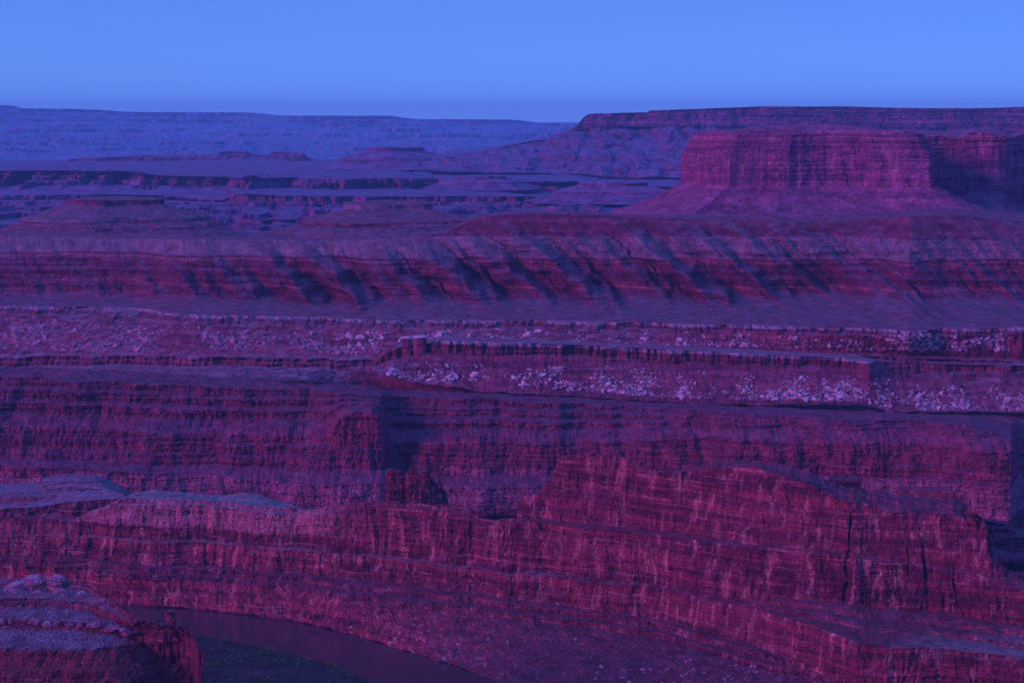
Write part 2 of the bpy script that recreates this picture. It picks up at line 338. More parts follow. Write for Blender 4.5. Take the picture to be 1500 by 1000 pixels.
# belt of pinnacles below it
def needles(X, Y, Z, mm, px):
    k = ss(.25, .6, pn(X / 1500 + 3, Y / 3000) + .35 * (px[None, :] < 320) + .05) * ss(24500, 25500, Y) * (1 - ss(29500, 30500, Y))
    sp = np.clip(billow(X / 130, Y / 500, 0, 3, .6) + .1, 0, 1.2)
    return X, Y, Z + 110 * k * sp
knots_opts['pinnacle_country'] = dict(L=500, LZ=700, big=2, lay=30, fx=120, fz=60, hx=900, terr=(40, .8), bx=150, bz=30)
st(fan('pinnacle_country', -260, 1100, 1.3, [
    ('yY', [(-260, 250, 17000), (1100, 250, 17000)]),
    ('yY', [(-260, 228, 20500), (1100, 228, 20500)]),
    ('yY', [(-260, 205, 25000), (300, 208, 25000), (1100, 212, 25000)]),
    ('yY', [(-260, 196, 29000), (300, 199, 29000), (700, 206, 29000), (1100, 208, 29000)]),
    ('rel', [(-260, 2500, -100), (1100, 2500, -100)])],
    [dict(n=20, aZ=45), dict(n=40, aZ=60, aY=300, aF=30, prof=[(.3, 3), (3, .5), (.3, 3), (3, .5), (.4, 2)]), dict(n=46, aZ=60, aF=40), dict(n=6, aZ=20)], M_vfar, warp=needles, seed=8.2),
   'belt of tiny reddish rock pinnacles before the far blue plateau', 'badlands')

# low red mesas in the middle distance, left
knots_opts['low_mesas'] = dict(L=260, LZ=400, big=2.2, lay=22, fx=60, fz=30, hx=300, bx=50, bz=25)
st(fan('low_mesas', 70, 470, 1.2, [
    ('yY', [(70, 246, 13500), (470, 244, 13500)]),
    ('yY', [(70, 240, 14000), (95, 240, 14000), (210, 237, 14000), (330, 234, 14000), (400, 234, 14000), (450, 238, 14000), (470, 240, 14000)]),
    ('ys', [(70, 240, 60), (93, 239, 60), (105, 234, 60), (200, 229, 60), (300, 228, 60), (318, 227, 60), (322, 222, 60), (360, 223, 60), (366, 226, 60), (392, 229, 60), (400, 223, 60), (445, 225, 60), (450, 232, 60), (470, 238, 60)], 1),
    ('rel', [(70, 500, 0), (470, 500, 0)]), ('rel', [(70, 200, -120), (470, 200, -120)])],
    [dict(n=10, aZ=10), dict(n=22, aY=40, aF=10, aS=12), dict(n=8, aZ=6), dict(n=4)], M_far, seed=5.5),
   'low broken red mesas standing far off on the blue flats at the left', 'mesa')

# far right mesa with its long cliff
knots_opts['long_mesa'] = dict(L=230, LZ=500, big=1.6, lay=18, fx=45, fz=45, hx=250, skew=.3, bx=50, bz=25)
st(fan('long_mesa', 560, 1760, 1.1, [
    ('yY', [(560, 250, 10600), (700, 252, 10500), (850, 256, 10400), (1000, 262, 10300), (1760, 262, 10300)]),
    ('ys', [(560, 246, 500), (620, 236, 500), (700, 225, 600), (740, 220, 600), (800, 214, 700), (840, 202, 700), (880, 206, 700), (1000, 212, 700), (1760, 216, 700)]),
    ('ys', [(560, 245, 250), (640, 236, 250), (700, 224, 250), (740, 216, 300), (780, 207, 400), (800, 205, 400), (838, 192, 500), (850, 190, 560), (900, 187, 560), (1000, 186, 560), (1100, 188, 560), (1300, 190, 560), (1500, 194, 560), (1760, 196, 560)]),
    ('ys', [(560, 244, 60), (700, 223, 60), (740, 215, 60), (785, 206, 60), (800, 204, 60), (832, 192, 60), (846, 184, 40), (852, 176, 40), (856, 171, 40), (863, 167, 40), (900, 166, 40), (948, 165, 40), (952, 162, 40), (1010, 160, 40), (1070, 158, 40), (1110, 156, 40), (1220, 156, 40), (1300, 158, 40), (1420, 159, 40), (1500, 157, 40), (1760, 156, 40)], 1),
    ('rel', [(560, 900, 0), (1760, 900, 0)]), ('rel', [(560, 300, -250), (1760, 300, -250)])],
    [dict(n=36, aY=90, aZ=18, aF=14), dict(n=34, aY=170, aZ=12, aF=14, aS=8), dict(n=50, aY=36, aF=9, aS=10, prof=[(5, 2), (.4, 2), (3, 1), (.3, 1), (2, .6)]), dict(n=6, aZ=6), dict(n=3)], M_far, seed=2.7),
   'long far mesa with a sheer purple cliff under a level skyline', 'mesa')
# two mounds in front of it
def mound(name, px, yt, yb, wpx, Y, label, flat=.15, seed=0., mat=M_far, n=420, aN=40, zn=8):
    X, Y, zt = at_Y(px, yt, Y); zb = at_Y(px, yb, Y)[2]
    R = wpx / F * Y
    ring = [(a, R * flat * (1 + .25 * math.sin(a * .05 + seed))) for a in range(0, 360, 20)]
    W = R * (1 - flat)
    o = star(name, X, Y + R, ring, [(zb - 10, W, .8, 12), (zb + (zt - zb) * .35, W * .55, 1.1, 3), (zb + (zt - zb) * .45, W * .53, 1.1, 14), (zt * .8 + zb * .2, W * .12, .7, 3), (zt - (zt - zb) * .04, W * .1, .3, 8), (zt, -1, .1, 6), (zt, -.02, 0, 1)],
             mat, n=n, aN=aN, L=R * .16, LZ=400, aS=R * .012, lay=(zt - zb) / 7, aF=R * .01, fine=R * .03, zn=zn, hx=R * .4, seed=seed)
    return st(o, label, 'hill')
mound('red_hill', 568, 217, 250, 145, 11000, 'broad red hill far off left of the long mesa', .2, 1.3)
mound('red_hill', 905, 270, 296, 130, 7600, 'low red hill on the pale flats below the far mesa', .3, 4.3)
mound('red_hill', 705, 261, 276, 90, 8900, 'small low red rise on the flats in the middle distance', .3, 6.3)

# flats with two canyon rims
knots_opts['canyon_flats'] = dict(L=170, LZ=260, big=2.6, lay=14, fx=40, fz=25, hx=420, terr=(22, .8), bx=60, bz=14)
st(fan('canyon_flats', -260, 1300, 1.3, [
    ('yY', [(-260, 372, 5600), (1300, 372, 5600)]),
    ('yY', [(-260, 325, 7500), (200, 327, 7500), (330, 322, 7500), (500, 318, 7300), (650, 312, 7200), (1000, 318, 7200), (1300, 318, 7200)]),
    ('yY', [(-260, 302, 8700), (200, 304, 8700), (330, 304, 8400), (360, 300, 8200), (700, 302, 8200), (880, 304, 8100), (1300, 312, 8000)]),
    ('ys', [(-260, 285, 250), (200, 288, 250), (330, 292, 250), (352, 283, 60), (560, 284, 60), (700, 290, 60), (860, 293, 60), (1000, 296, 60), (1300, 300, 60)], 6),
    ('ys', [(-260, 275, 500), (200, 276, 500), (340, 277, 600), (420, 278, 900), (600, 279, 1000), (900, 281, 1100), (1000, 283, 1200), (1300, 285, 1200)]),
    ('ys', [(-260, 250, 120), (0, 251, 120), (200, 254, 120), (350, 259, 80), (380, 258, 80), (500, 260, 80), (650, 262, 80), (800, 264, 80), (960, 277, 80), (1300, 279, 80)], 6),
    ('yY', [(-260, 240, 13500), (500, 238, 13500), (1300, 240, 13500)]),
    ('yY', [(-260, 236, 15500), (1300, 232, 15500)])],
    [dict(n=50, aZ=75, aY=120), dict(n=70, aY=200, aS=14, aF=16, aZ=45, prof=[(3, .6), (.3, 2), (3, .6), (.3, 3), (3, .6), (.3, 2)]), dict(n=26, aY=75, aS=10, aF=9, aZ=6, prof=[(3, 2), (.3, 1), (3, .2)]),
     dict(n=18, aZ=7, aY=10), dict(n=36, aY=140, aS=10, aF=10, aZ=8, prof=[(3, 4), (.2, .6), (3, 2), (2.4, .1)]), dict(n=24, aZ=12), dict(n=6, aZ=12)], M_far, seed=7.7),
   'pale blue flats cut by two long canyon rims', 'plain')

# two small mesas just behind the long red slope
mound('small_mesa', 128, 297, 349, 205, 5000, 'small flat topped mesa at the left with long red flanks', .26, 2.2, M_moen, 700, 22, 5)
mound('small_mesa', 555, 305, 352, 215, 5350, 'stepped low mesa just left of centre with a grey top', .24, 9.1, M_moen, 700, 22, 6)

# second buttress at the right edge, behind the butte
knots_opts['right_buttress'] = dict(L=36, LZ=220, big=1.2, lay=7, fx=8, fz=8, hx=90, bx=16, bz=9)
st(fan('right_buttress', 1290, 1760, .8, [
    ('yY', [(1290, 340, 4150), (1760, 340, 4150)]),
    ('yY', [(1290, 318, 4250), (1400, 319, 4250), (1500, 324, 4260), (1760, 330, 4260)]),
    ('yY', [(1290, 300, 4420), (1370, 290, 4430), (1400, 286, 4425), (1440, 280, 4410), (1472, 280, 4405), (1480, 296, 4520), (1500, 300, 4560), (1760, 300, 4600)]),
    ('ys', [(1290, 230, 8), (1370, 224, 8), (1450, 222, 8), (1760, 224, 8)]),
    ('ys', [(1290, 198, 14), (1350, 197, 14), (1380, 200, 14), (1405, 201, 14), (1425, 193, 16), (1450, 194, 14), (1474, 200, 14), (1480, 203, 14), (1500, 197, 14), (1760, 196, 14)], 2),
    ('rel', [(1290, 700, 6), (1760, 700, 6)]), ('rel', [(1290, 60, -200), (1760, 60, -200)])],
    [dict(n=14, aZ=8), dict(n=40, aZ=8, aY=8, aF=2), dict(n=50, aY=9, aF=1.8, aS=1), dict(n=36, aY=6, aF=1.6, aS=3, prof=[(1, .2), (.1, 1), (1, .3), (.1, 1), (1, .2)]), dict(n=10, aZ=3), dict(n=4)], M_butte, seed=4.4),
   'shadowed purple buttress beyond the butte at the right edge', 'buttress')

# the great butte
def ring_from(cx, cy, pts):
    out = []
    P = [(X, Y) for X, Y in pts]
    for i in range(len(P)):
        (x0, y0), (x1, y1) = P[i], P[(i + 1) % len(P)]
        for t in np.linspace(0, 1, 12, endpoint=False):
            x, y = x0 + (x1 - x0) * t, y0 + (y1 - y0) * t
            out.append((math.degrees(math.atan2(y - cy, x - cx)) % 360, math.hypot(x - cx, y - cy)))
    return out
bx, by = 625, 4330
bring = ring_from(bx, by, [(433, 4128), (470, 4142), (520, 4160), (560, 4150), (640, 4172), (700, 4168), (760, 4150), (800, 4140), (838, 4146), (862, 4180), (868, 4250), (850, 4380), (800, 4520), (600, 4580), (430, 4520), (372, 4400), (366, 4335), (384, 4260), (400, 4190)])
bt = star('great_butte', bx, by, bring, [
    (300, 300, .9, 24), (360, 212, .9, 20), (398, 150, .9, 6), (404, 146, .9, 6), (412, 110, 1, 20), (432, 58, 1, 24), (455, 16, .8, 10), (462, 2, 1, 62), (528, -1, 1.0, 4), (529, -.985, 1, 8), (536, -.98, 1, 3), (537, -.965, 1, 8), (545, -.96, 1, 3), (546, -.945, 1, 8), (554, -.94, 1, 3), (555, -.925, .9, 8), (566, -.915, .6, 10), (567, -.84, .3, 6), (573, -.81, .3, 8), (574, -.6, .2, 10), (578, -.5, .1, 10), (583, -.2, 0, 5), (583, -.01, 0, 1)],
    M_butte, n=1900, aN=14, L=36, LZ=330, aS=1.5, lay=6, aF=1.6, fine=6, seed=1.9, zn=5, hx=60)
st(bt, 'great flat topped red butte with sheer cliffs above wide talus aprons', 'butte')

# the long red slope under the butte, its foot on the pale bench
def gully(X, Y, Z, mm, px):
    P = px[None, :] + 0 * Z
    top = np.interp(P, [0, 600, 760, 1000, 1760], [370, 370, 410, 410, 410])
    t = np.clip((Z - 254) / (top - 254), 0, 1)
    env = np.clip(t * 7, 0, 1) * (1 - t) ** .85 * 1.5
    def spurs(lean, wid, se, warpamp, fl=.66):
        q = X + lean * (Z - 262) + .35 * wid * pn(X / 40, Z / 30, se)
        u = q / wid + warpamp * pn(q / (wid * 1.7), se)
        f = u - np.floor(u)
        h = cell(u, 0 * u + .5, se) * .5 + .75
        r = np.where(f < fl, f / fl, (1 - f) / (1 - fl)); r = r * r * (3 - 2 * r)
        return h * (r - .35)
    k = np.interp(P, [-260, 120, 330, 480, 760, 1100, 1200, 1330, 1760], [.12, .2, .45, 1, 1.2, 1, .5, .5, .8])
    Y = Y - env * k * 70 * spurs(1.4, 108, 2.9, .5)
    Y = Y - env * (.15 + .85 * k) * 21 * spurs(1.0, 43, 6.7, .8, .55)
    Y = Y - np.clip(t * 5, 0, 1) * (1 - t * .6) * 3 * spurs(.5, 17, 4.1, .9, .5)
    Y = Y - np.clip(t * 9, 0, 1) * 1.3 * spurs(.35, 6.5, 1.1, .7, .5)
    Y = Y + 60 * env * np.exp(-((P - 1225 - (Z - 300) * .2) / 70) ** 2)   # the big draw under the butte
    return X, Y, Z
knots_opts['red_slope'] = dict(L=22, LZ=40, big=2.2, lay=6, fx=5, fz=5, hx=70, skew=.7, bx=12, bz=6)
BR = [(-260, 447), (0, 448), (60, 449), (200, 452), (270, 461), (300, 462), (480, 465), (560, 470), (700, 469), (830, 471), (900, 472), (1000, 474), (1200, 480), (1300, 482), (1330, 486), (1380, 482), (1500, 480), (1760, 486)]
st(fan('red_slope', -260, 1760, 1.25, [
    ('yz', [(p, y - 1.0, 250.6) for p, y in BR]),
    ('yz', [(p, y - 2.4, 252.2) for p, y in BR]),
    ('ys', [(-260, 438, 60), (0, 438, 60), (250, 440, 110), (480, 446, 150), (640, 440, 180), (900, 438, 220), (1200, 444, 250), (1300, 440, 250), (1500, 444, 250), (1760, 444, 250)], 10),
    ('ys', [(-260, 372, 125), (0, 372, 125), (480, 374, 125), (640, 366, 120), (760, 348, 130), (1000, 348, 130), (1200, 352, 160), (1400, 346, 150), (1760, 350, 150)], 8),
    ('ys', [(-260, 343, 45), (0, 345, 45), (250, 350, 45), (480, 353, 45), (600, 348, 45), (650, 343, 45), (680, 328, 50), (700, 319, 50), (760, 313, 50), (850, 314, 50), (920, 318, 50), (1000, 321, 60), (1200, 326, 70), (1390, 314, 70), (1500, 326, 70), (1760, 332, 70)], 5),
    ('rel', [(-260, 120, -2), (900, 120, 0), (1760, 120, 4)]), ('rel', [(-260, 200, -160), (900, 200, -160), (1000, 260, 0), (1760, 260, 0)])],
    [dict(n=3), dict(n=34, aZ=3.5), dict(n=150, aY=1.3, aS=1.9, aF=1.2, aZ=1.2, tw=.03, prof=[(.25, 1.6), (.5, 1.4), (.7, 1.1), (.8, .2), (.5, .8), (.5, .12), (.5, .8), (.9, .2), (.4, .7), (.5, .1), (.7, .9), (.8, .8)]), dict(n=30, aY=1.8, aF=.9, aZ=1),
     dict(n=10, aZ=3), dict(n=8)], M_moen, warp=gully, seed=6.1, sm=4),
   'long banded red slope with grey top and gullied spurs under the butte', 'slope')

# back rim cliff with its boulder slope
knots_opts['white_rim_back'] = dict(L=14, LZ=60, big=3.2, bx=10, bz=6, lay=4, fx=5, fz=4, hx=30)
FT = [(-260, 522), (0, 519), (150, 516), (300, 518), (450, 520), (560, 523), (620, 514), (850, 508), (1000, 510), (1300, 518), (1500, 526), (1760, 534)]
FY = [(-260, 3660), (0, 3600), (300, 3470), (560, 3390), (850, 3385), (1000, 3390), (1500, 3385), (1760, 3385)]
fy = lambda p: float(np.interp(p, [a for a, b in FY], [b for a, b in FY]))
st(fan('white_rim_back', -260, 1760, 1.1, [
    ('yY', [(p, y + (34 if p < 545 else 60), fy(p) - (190 if p < 545 else 50)) for p, y in FT]),
    ('yY', [(p, y + (18 if p < 545 else 14), fy(p) - (35 if p < 545 else 30)) for p, y in FT]),
    ('ys', [(p, y + 5, 14) for p, y in FT]),
    ('ys', [(p, y, 20) for p, y in FT]),
    ('yz', [(p, y + (14 if 150 < p < 620 else 10), 239 if 150 < p < 620 else 242) for p, y in BR]),
    ('yz', [(p, y, 251.5) for p, y in jag(BR, 1.6, 3.3)], 0),
    ('rel', [(-260, 25, .3), (1760, 25, .3)])],
    [dict(n=12, aZ=5), dict(n=20, aY=9, aF=1.2, aS=1.5, prof=[(1, .3), (.15, 1), (1, .3)]), dict(n=8, aZ=2), dict(n=60, aY=3, aZ=4, aF=1.2), dict(n=18, aY=8, aF=.8, aS=2.4), dict(n=4)], M_rim, seed=1.1),
   'upper pale capped rim cliff above a bouldery red slope', 'cliff')

# front white rim with the boulder talus
knots_opts['white_rim_front'] = dict(L=15, LZ=70, big=3.2, bx=9, bz=7, lay=4, fx=5, fz=4, hx=30)
st(fan('white_rim_front', 545, 1760, .95, [
    ('yY', [(545, 545, 3225), (600, 560, 3225), (700, 572, 3225), (900, 584, 3230), (1100, 593, 3220), (1260, 592, 3215), (1300, 602, 3215), (1500, 604, 3210), (1760, 606, 3210)]),
    ('ys', [(545, 538, 80), (570, 528, 80), (600, 521, 85), (650, 516, 85), (850, 522, 85), (1000, 530, 85), (1250, 539, 85), (1272, 548, 55), (1290, 552, 75), (1330, 548, 115), (1350, 546, 120), (1500, 545, 120), (1760, 548, 120)]),
    ('ys', [(545, 537, 5), (558, 524, 5), (575, 512, 5), (585, 508, 5), (636, 503, 5), (642, 499, 5), (700, 500, 5), (850, 506, 5), (1000, 513, 5), (1250, 526, 5), (1268, 528, 20), (1285, 530, 40), (1320, 532, 25), (1400, 534, 5), (1500, 536, 5), (1760, 542, 5)], 2),
    ('rel', [(545, 110, -3), (700, 90, -3), (850, 70, -1), (1250, 60, 1), (1285, 30, 1), (1760, 40, 1)]), ('rel', [(545, 20, -60), (700, 20, -60), (800, 30, -10), (1760, 30, -10)])],
    [dict(n=66, aZ=3.5, aY=3, aF=1.2), dict(n=30, aY=8, aF=.8, aS=2.2), dict(n=14, aZ=1.2), dict(n=4)], M_rimf, seed=2.1),
   'lower red rim cliff with pale caprock above a pale boulder talus', 'cliff')

# far canyon wall in steps
EY = [(-260, 3000), (300, 3000), (480, 2975), (520, 2960), (560, 2962), (568, 2995), (600, 3015), (650, 3010), (700, 2990), (900, 3010), (980, 2975), (1010, 3000), (1030, 2990), (1300, 2930), (1440, 2890), (1478, 2880), (1490, 2960), (1510, 3010), (1760, 3010)]
ey = lambda p: float(np.interp(p, [a for a, b in EY], [b for a, b in EY]))
xs = sorted(set([-260, 0, 150, 300, 450, 480, 500, 515, 545, 560, 568, 580, 610, 650, 700, 800, 850, 950, 980, 1010, 1030, 1150, 1300, 1420, 1440, 1478, 1490, 1510, 1600, 1760]))
def tb(tbl): a = [p[0] for p in tbl]; return lambda p: float(np.interp(p, a, [q[1] for q in tbl]))
y0 = tb([(-260, 772), (500, 762), (750, 754), (1000, 775), (1500, 800), (1760, 800)])
y1 = tb([(-260, 680), (0, 682), (200, 690), (430, 702), (450, 708), (560, 708), (650, 713), (750, 717), (850, 706), (1000, 702), (1760, 712)])
y2 = tb([(-260, 670), (0, 672), (300, 681), (560, 690), (650, 697), (750, 698), (900, 690), (1000, 696), (1760, 706)])
y3 = tb([(-260, 628), (0, 626), (300, 636), (480, 640), (500, 610), (520, 603), (558, 603), (566, 640), (580, 650), (650, 650), (850, 650), (950, 645), (1020, 640), (1150, 645), (1300, 650), (1478, 660), (1490, 664), (1760, 665)])
y4 = tb([(-260, 610), (0, 612), (300, 622), (480, 622), (500, 603), (520, 598), (558, 598), (566, 632), (580, 640), (650, 635), (850, 635), (950, 628), (1020, 627), (1150, 630), (1300, 632), (1420, 640), (1760, 655)])
y5 = tb([(-260, 550), (0, 552), (300, 565), (450, 572), (530, 578), (560, 582), (650, 583), (800, 588), (1000, 600), (1200, 612), (1420, 622), (1440, 630), (1500, 645), (1760, 650)])
y6 = tb([(-260, 535), (0, 537), (150, 541), (300, 551), (450, 560), (560, 565), (700, 573), (900, 584), (1100, 593), (1300, 602), (1450, 606), (1760, 608)])
knots_opts['canyon_wall_far'] = dict(L=17, LZ=50, big=6.5, lay=5, fx=4, fz=4, hx=26, bx=10, bz=5)
st(fan('canyon_wall_far', -260, 1760, .95, [
    ('yY', [(p, y0(p), ey(p)) for p in xs]),
    ('ys', [(p, y1(p), 22) for p in xs]),
    ('ys', [(p, y2(p), 38 if p < 1000 else 8) for p in xs]),
    ('ys', [(p, y3(p), 26 if p < 480 else 10) for p in xs], 1),
    ('ys', [(p, y4(p), 24) for p in xs], 1),
    ('ys', [(p, y5(p), 70 if p < 990 else 30) for p in xs]),
    ('yY', [(p, y6(p), 3262 if p < 600 else 3250) for p in xs]),
    ('rel', [(-260, 90, -28), (560, 90, -28), (600, 30, -5), (1760, 30, -5)]), ('rel', [(-260, 60, -10), (1760, 60, -40)])],
    [dict(n=62, aY=4, aS=2.2, aF=1, prof=[(2, .8), (.1, 1), (2, .3), (.1, 1), (1.5, .3), (.05, .5)]), dict(n=18, aZ=3.5, aY=4, aF=1), dict(n=58, aY=4.5, aS=2.2, aF=1.1, prof=[(2, .4), (.1, .8), (2, .2), (.1, .6), (1.5, .1)]),
     dict(n=16, aZ=4, aY=5, aF=1), dict(n=76, aY=5, aS=2.4, aF=1.2, aZ=1, prof=[(1, 2), (2, .3), (.2, 1), (.6, 1.5), (1.8, .2), (.2, 1.2), (.5, 1), (1.5, .2), (.1, .6)]), dict(n=26, aZ=3, aY=3), dict(n=6, aZ=3), dict(n=4)], M_wall, seed=3.3),
   'stepped red canyon wall of many ledges beyond the near ridge', 'canyon wall')

# pale-topped bench behind the ridge at the left
knots_opts['pale_bench'] = dict(L=16, LZ=40, big=2.4, lay=3, fx=5, fz=4, hx=30)
st(fan('pale_bench', -260, 200, .9, [
    ('yY', [(-260, 800, 2660), (200, 790, 2660)]),
    ('ys', [(-260, 748, 25), (0, 746, 25), (60, 742, 25), (100, 735, 25), (180, 730, 25), (200, 740, 25)]),
    ('ys', [(-260, 740, 40), (0, 738, 40), (60, 734, 40), (100, 729, 40), (180, 725, 30), (200, 738, 30)]),
    ('ys', [(-260, 730, 8), (0, 728, 8), (60, 727, 8), (100, 724, 8), (180, 722, 8), (200, 736, 8)]),
    ('ys', [(-260, 716, 70), (0, 716, 70), (56, 713, 70), (64, 706, 70), (100, 701, 70), (140, 702, 70), (160, 709, 70), (175, 718, 70), (200, 735, 60)], 2),
    ('rel', [(-260, 60, -4), (200, 60, -4)]), ('rel', [(-260, 10, -80), (200, 10, -80)])],
    [dict(n=30, aY=5, aS=1.6, aF=1), dict(n=12, aZ=1.5, aY=2), dict(n=10, aY=3, aS=1, aF=.8), dict(n=44, aZ=3, aY=5, aS=1.5, aF=.8, prof=[(1, 2), (1.6, .4), (1, 2), (1.2, .2), (.6, 2)]), dict(n=5, aZ=2), dict(n=3)], M_fore, seed=5.9),
   'low rock bench with a smooth blue grey top behind the ridge at far left', 'bench')

# the near ridge: river bank, talus, lower wall, ledge, fin
CR0 = [(-260, 772), (0, 766), (30, 752), (44, 756), (80, 757), (120, 757), (126, 751), (150, 742), (182, 727), (250, 730), (350, 738), (450, 747), (480, 742), (520, 737), (560, 735), (650, 740), (690, 752), (715, 762), (740, 758), (756, 756)]
CR = [(p, y) for p, y in jag(CR0, 1.6, 5.5) if p < 135 or p > 452] ; CR = sorted(CR + [c for c in CR0 if 135 <= c[0] <= 452])
CR = [c for c in CR if c[0] < 756] + [(756., 756.)]
FN0 = [(756, 756), (760, 740), (765, 727), (778, 724), (790, 722), (796, 712), (806, 703), (812, 690), (818, 677), (822, 668), (840, 666), (900, 667), (915, 672), (950, 685), (985, 690), (1000, 690), (1010, 686), (1040, 680), (1070, 676), (1110, 675), (1140, 682), (1180, 688), (1220, 706), (1290, 717), (1310, 723), (1400, 731), (1430, 748), (1445, 768), (1455, 812), (1475, 835), (1500, 848), (1760, 880)]
FN = [f for f in FN0 if f[0] < 840] + [(p, y) for p, y in jag([f for f in FN0 if f[0] >= 840], 2.6, 9.5, 2.5)]
knots_opts['red_ridge'] = dict(L=15, LZ=70, big=5.0, lay=6, fx=3.5, fz=3.5, hx=22, bx=8, bz=6)
def ridge_warp(X, Y, Z, mm, px):
    P = px[None, :] + 0 * Z
    tal = 1 - ss(34, 52, Z)
    Y = Y - tal * 3.2 * billow((X + .9 * Z + 6 * pn(X / 30, Z / 20)) / 11, Z / 60, 1.5, 3)
    for c, w, d, za, zb in ((1247, 3.4, 15, 88, 180), (1341, 2, 6, 118, 152), (1366, 2.6, 10, 112, 150), (1409, 2, 7, 92, 138), (212, 2, 4, 88, 108)):
        q = P - c + (.18 if c > 1300 else -.06) * (Z - 120) + 7 * pn(Z / 26, c * 1.)
        Y = Y + d * np.exp(-(q / (w * (1 + 1.2 * pn(Z / 17, c + .5)))) ** 2) * ss(za, za + 9, Z) * (1 - ss(zb - 4, zb + 4, Z)) * ss(-.45, .1, pn(Z / 12, c + .2))
    return X, Y, Z
st(fan('red_ridge', -260, 1760, .85, [
    ('yz', [(-260, 862, 0), (0, 868, 0), (200, 885, 0), (285, 893, 0), (400, 905, 0), (500, 925, 0), (600, 955, 0), (700, 988, 0), (800, 1030, 0), (1000, 1075, 0), (1250, 1150, 0), (1500, 1250, 0), (1760, 1300, 0)], 8),
    ('yz', [(-260, 826, 32), (0, 830, 32), (200, 845, 32), (285, 852, 32), (400, 861, 32), (500, 878, 32), (600, 893, 32), (750, 905, 32), (1000, 945, 32), (1100, 972, 32), (1250, 1010, 32), (1500, 1030, 32), (1760, 1040, 32)], 8),
    ('yz', [(-260, 803, 50), (0, 805, 50), (200, 815, 50), (500, 838, 50), (750, 868, 50), (1000, 908, 50), (1100, 932, 50), (1250, 985, 50), (1500, 1000, 50), (1760, 1010, 50)], 8),
    ('ys', [(-260, 784, 10), (0, 784, 10), (200, 788, 10), (500, 812, 10), (750, 840, 8), (1000, 868, 8), (1100, 888, 8), (1170, 908, 8), (1260, 940, 8), (1500, 966, 14), (1760, 985, 14)]),
    ('ys', [(-260, 782, 5), (0, 782, 5), (200, 785, 8), (500, 809, 10), (750, 836, 8), (1000, 862, 8), (1100, 874, 25), (1170, 876, 60), (1260, 884, 115), (1340, 896, 110), (1500, 915, 88), (1760, 932, 88)]),
    ('ys', [(p, y + (3 if p < 170 else 8), 14) for p, y in CR[:-1]] + [(760, 764, 14), (823, 771, 14), (1000, 788, 10), (1100, 800, 10), (1250, 812, 10), (1430, 850, 10), (1500, 866, 10), (1760, 890, 10)], 2),
    ('ys', [(p, y + (2 if p < 170 else 6), 5) for p, y in CR[:-1]] + [(760, 760, 10), (823, 765, 22), (1000, 781, 20), (1100, 794, 8), (1250, 806, 8), (1430, 840, 6), (1500, 860, 6), (1760, 886, 6)], 2),
    ('ys', [(p, y + 1, 3) for p, y in CR[:-1]] + [(p, y + min(26, max(2, (p - 980) * .09)) if p < 1440 else y + 3, 14 if p < 1000 else 20) for p, y in FN], 1),
    ('ys', [(p, y, 3) for p, y in CR[:-1]] + [(p, y, 3 if p < 980 else (60 if p < 1420 else 8)) for p, y in FN], 1),
    ('ys', [(-260, 778, 50), (0, 772, 50), (120, 764, 50), (160, 745, 60), (182, 727, 60), (196, 721, 90), (215, 717, 110), (260, 719, 110), (300, 724, 110), (330, 725, 110), (365, 721, 110), (390, 727, 110), (420, 737, 90), (450, 749, 60), (560, 745, 40), (650, 752, 40), (715, 768, 40), (756, 765, 30), (822, 690, 30), (1000, 705, 30), (1240, 725, 40), (1400, 742, 40), (1460, 830, 30), (1760, 890, 30)], 3),
    ('rel', [(-260, 60, -60), (1760, 60, -60)]), ('rel', [(-260, 120, -90), (1760, 120, -90)])],
    [dict(n=60, aZ=3, aY=2.5, aF=1), dict(n=44, aY=4, aS=1.8, aF=1, aZ=1, prof=[(1, .3), (.1, 1), (1, .4), (.1, 1.2), (1, .3)]), dict(n=34, aY=3.4, aS=1.2, aF=.7), dict(n=50, aZ=2.2, aY=2.5, aF=1, aS=1.2, tw=.08, prof=[(.12, 1.3), (.8, .35), (.2, .6), (.9, .3), (.3, .6)]),
     dict(n=60, aY=3.4, aS=1.4, aF=.8), dict(n=8, aZ=1.5, aY=2), dict(n=90, aY=3.4, aS=.9, aF=.8), dict(n=26, aY=4, aS=2.4, aF=1.4, aZ=1.5, prof=[(1, .2), (.3, 1), (1, .2), (.3, 1), (.8, .3)]), dict(n=34, aZ=3.2, aY=3, aS=1.5, aF=1.3, prof=[(1, 1), (.3, 1), (1, .5), (.2, 1)]), dict(n=10, aZ=3), dict(n=5)],
    M_fin, warp=ridge_warp, seed=.7, sm=3),
   'huge streaked red ridge wall curving above the river to a high fin', 'ridge')

# dark spur behind the end of the ridge
knots_opts['shadowed_spur'] = dict(L=12, LZ=50, big=3, lay=4, fx=4, fz=4, hx=20, bx=8, bz=5)
SC = jag([(1405, 800), (1425, 770), (1440, 762), (1470, 768), (1476, 776), (1500, 784), (1560, 800), (1760, 850)], 1.5, 4.2)
st(fan('shadowed_spur', 1405, 1760, .9, [
    ('yY', [(1405, 880, 2240), (1760, 900, 2200)]),
    ('ys', [(1405, 830, 18), (1450, 815, 18), (1500, 818, 18), (1760, 870, 18)]),
    ('ys', [(1405, 825, 30), (1450, 800, 30), (1500, 808, 30), (1760, 865, 30)]),
    ('ys', [(p, y, 14) for p, y in SC], 0), ('rel', [(1405, 14, 1), (1760, 14, 1)]), ('rel', [(1405, 40, -120), (1760, 40, -120)])],
    [dict(n=40, aY=4, aS=2, aF=1), dict(n=14, aZ=2, aY=2), dict(n=36, aY=4, aS=2, aF=1), dict(n=14, aZ=3), dict(n=4)], M_wall, seed=7.9),
   'dark shadowed spur of ledges behind the right end of the near ridge', 'spur')

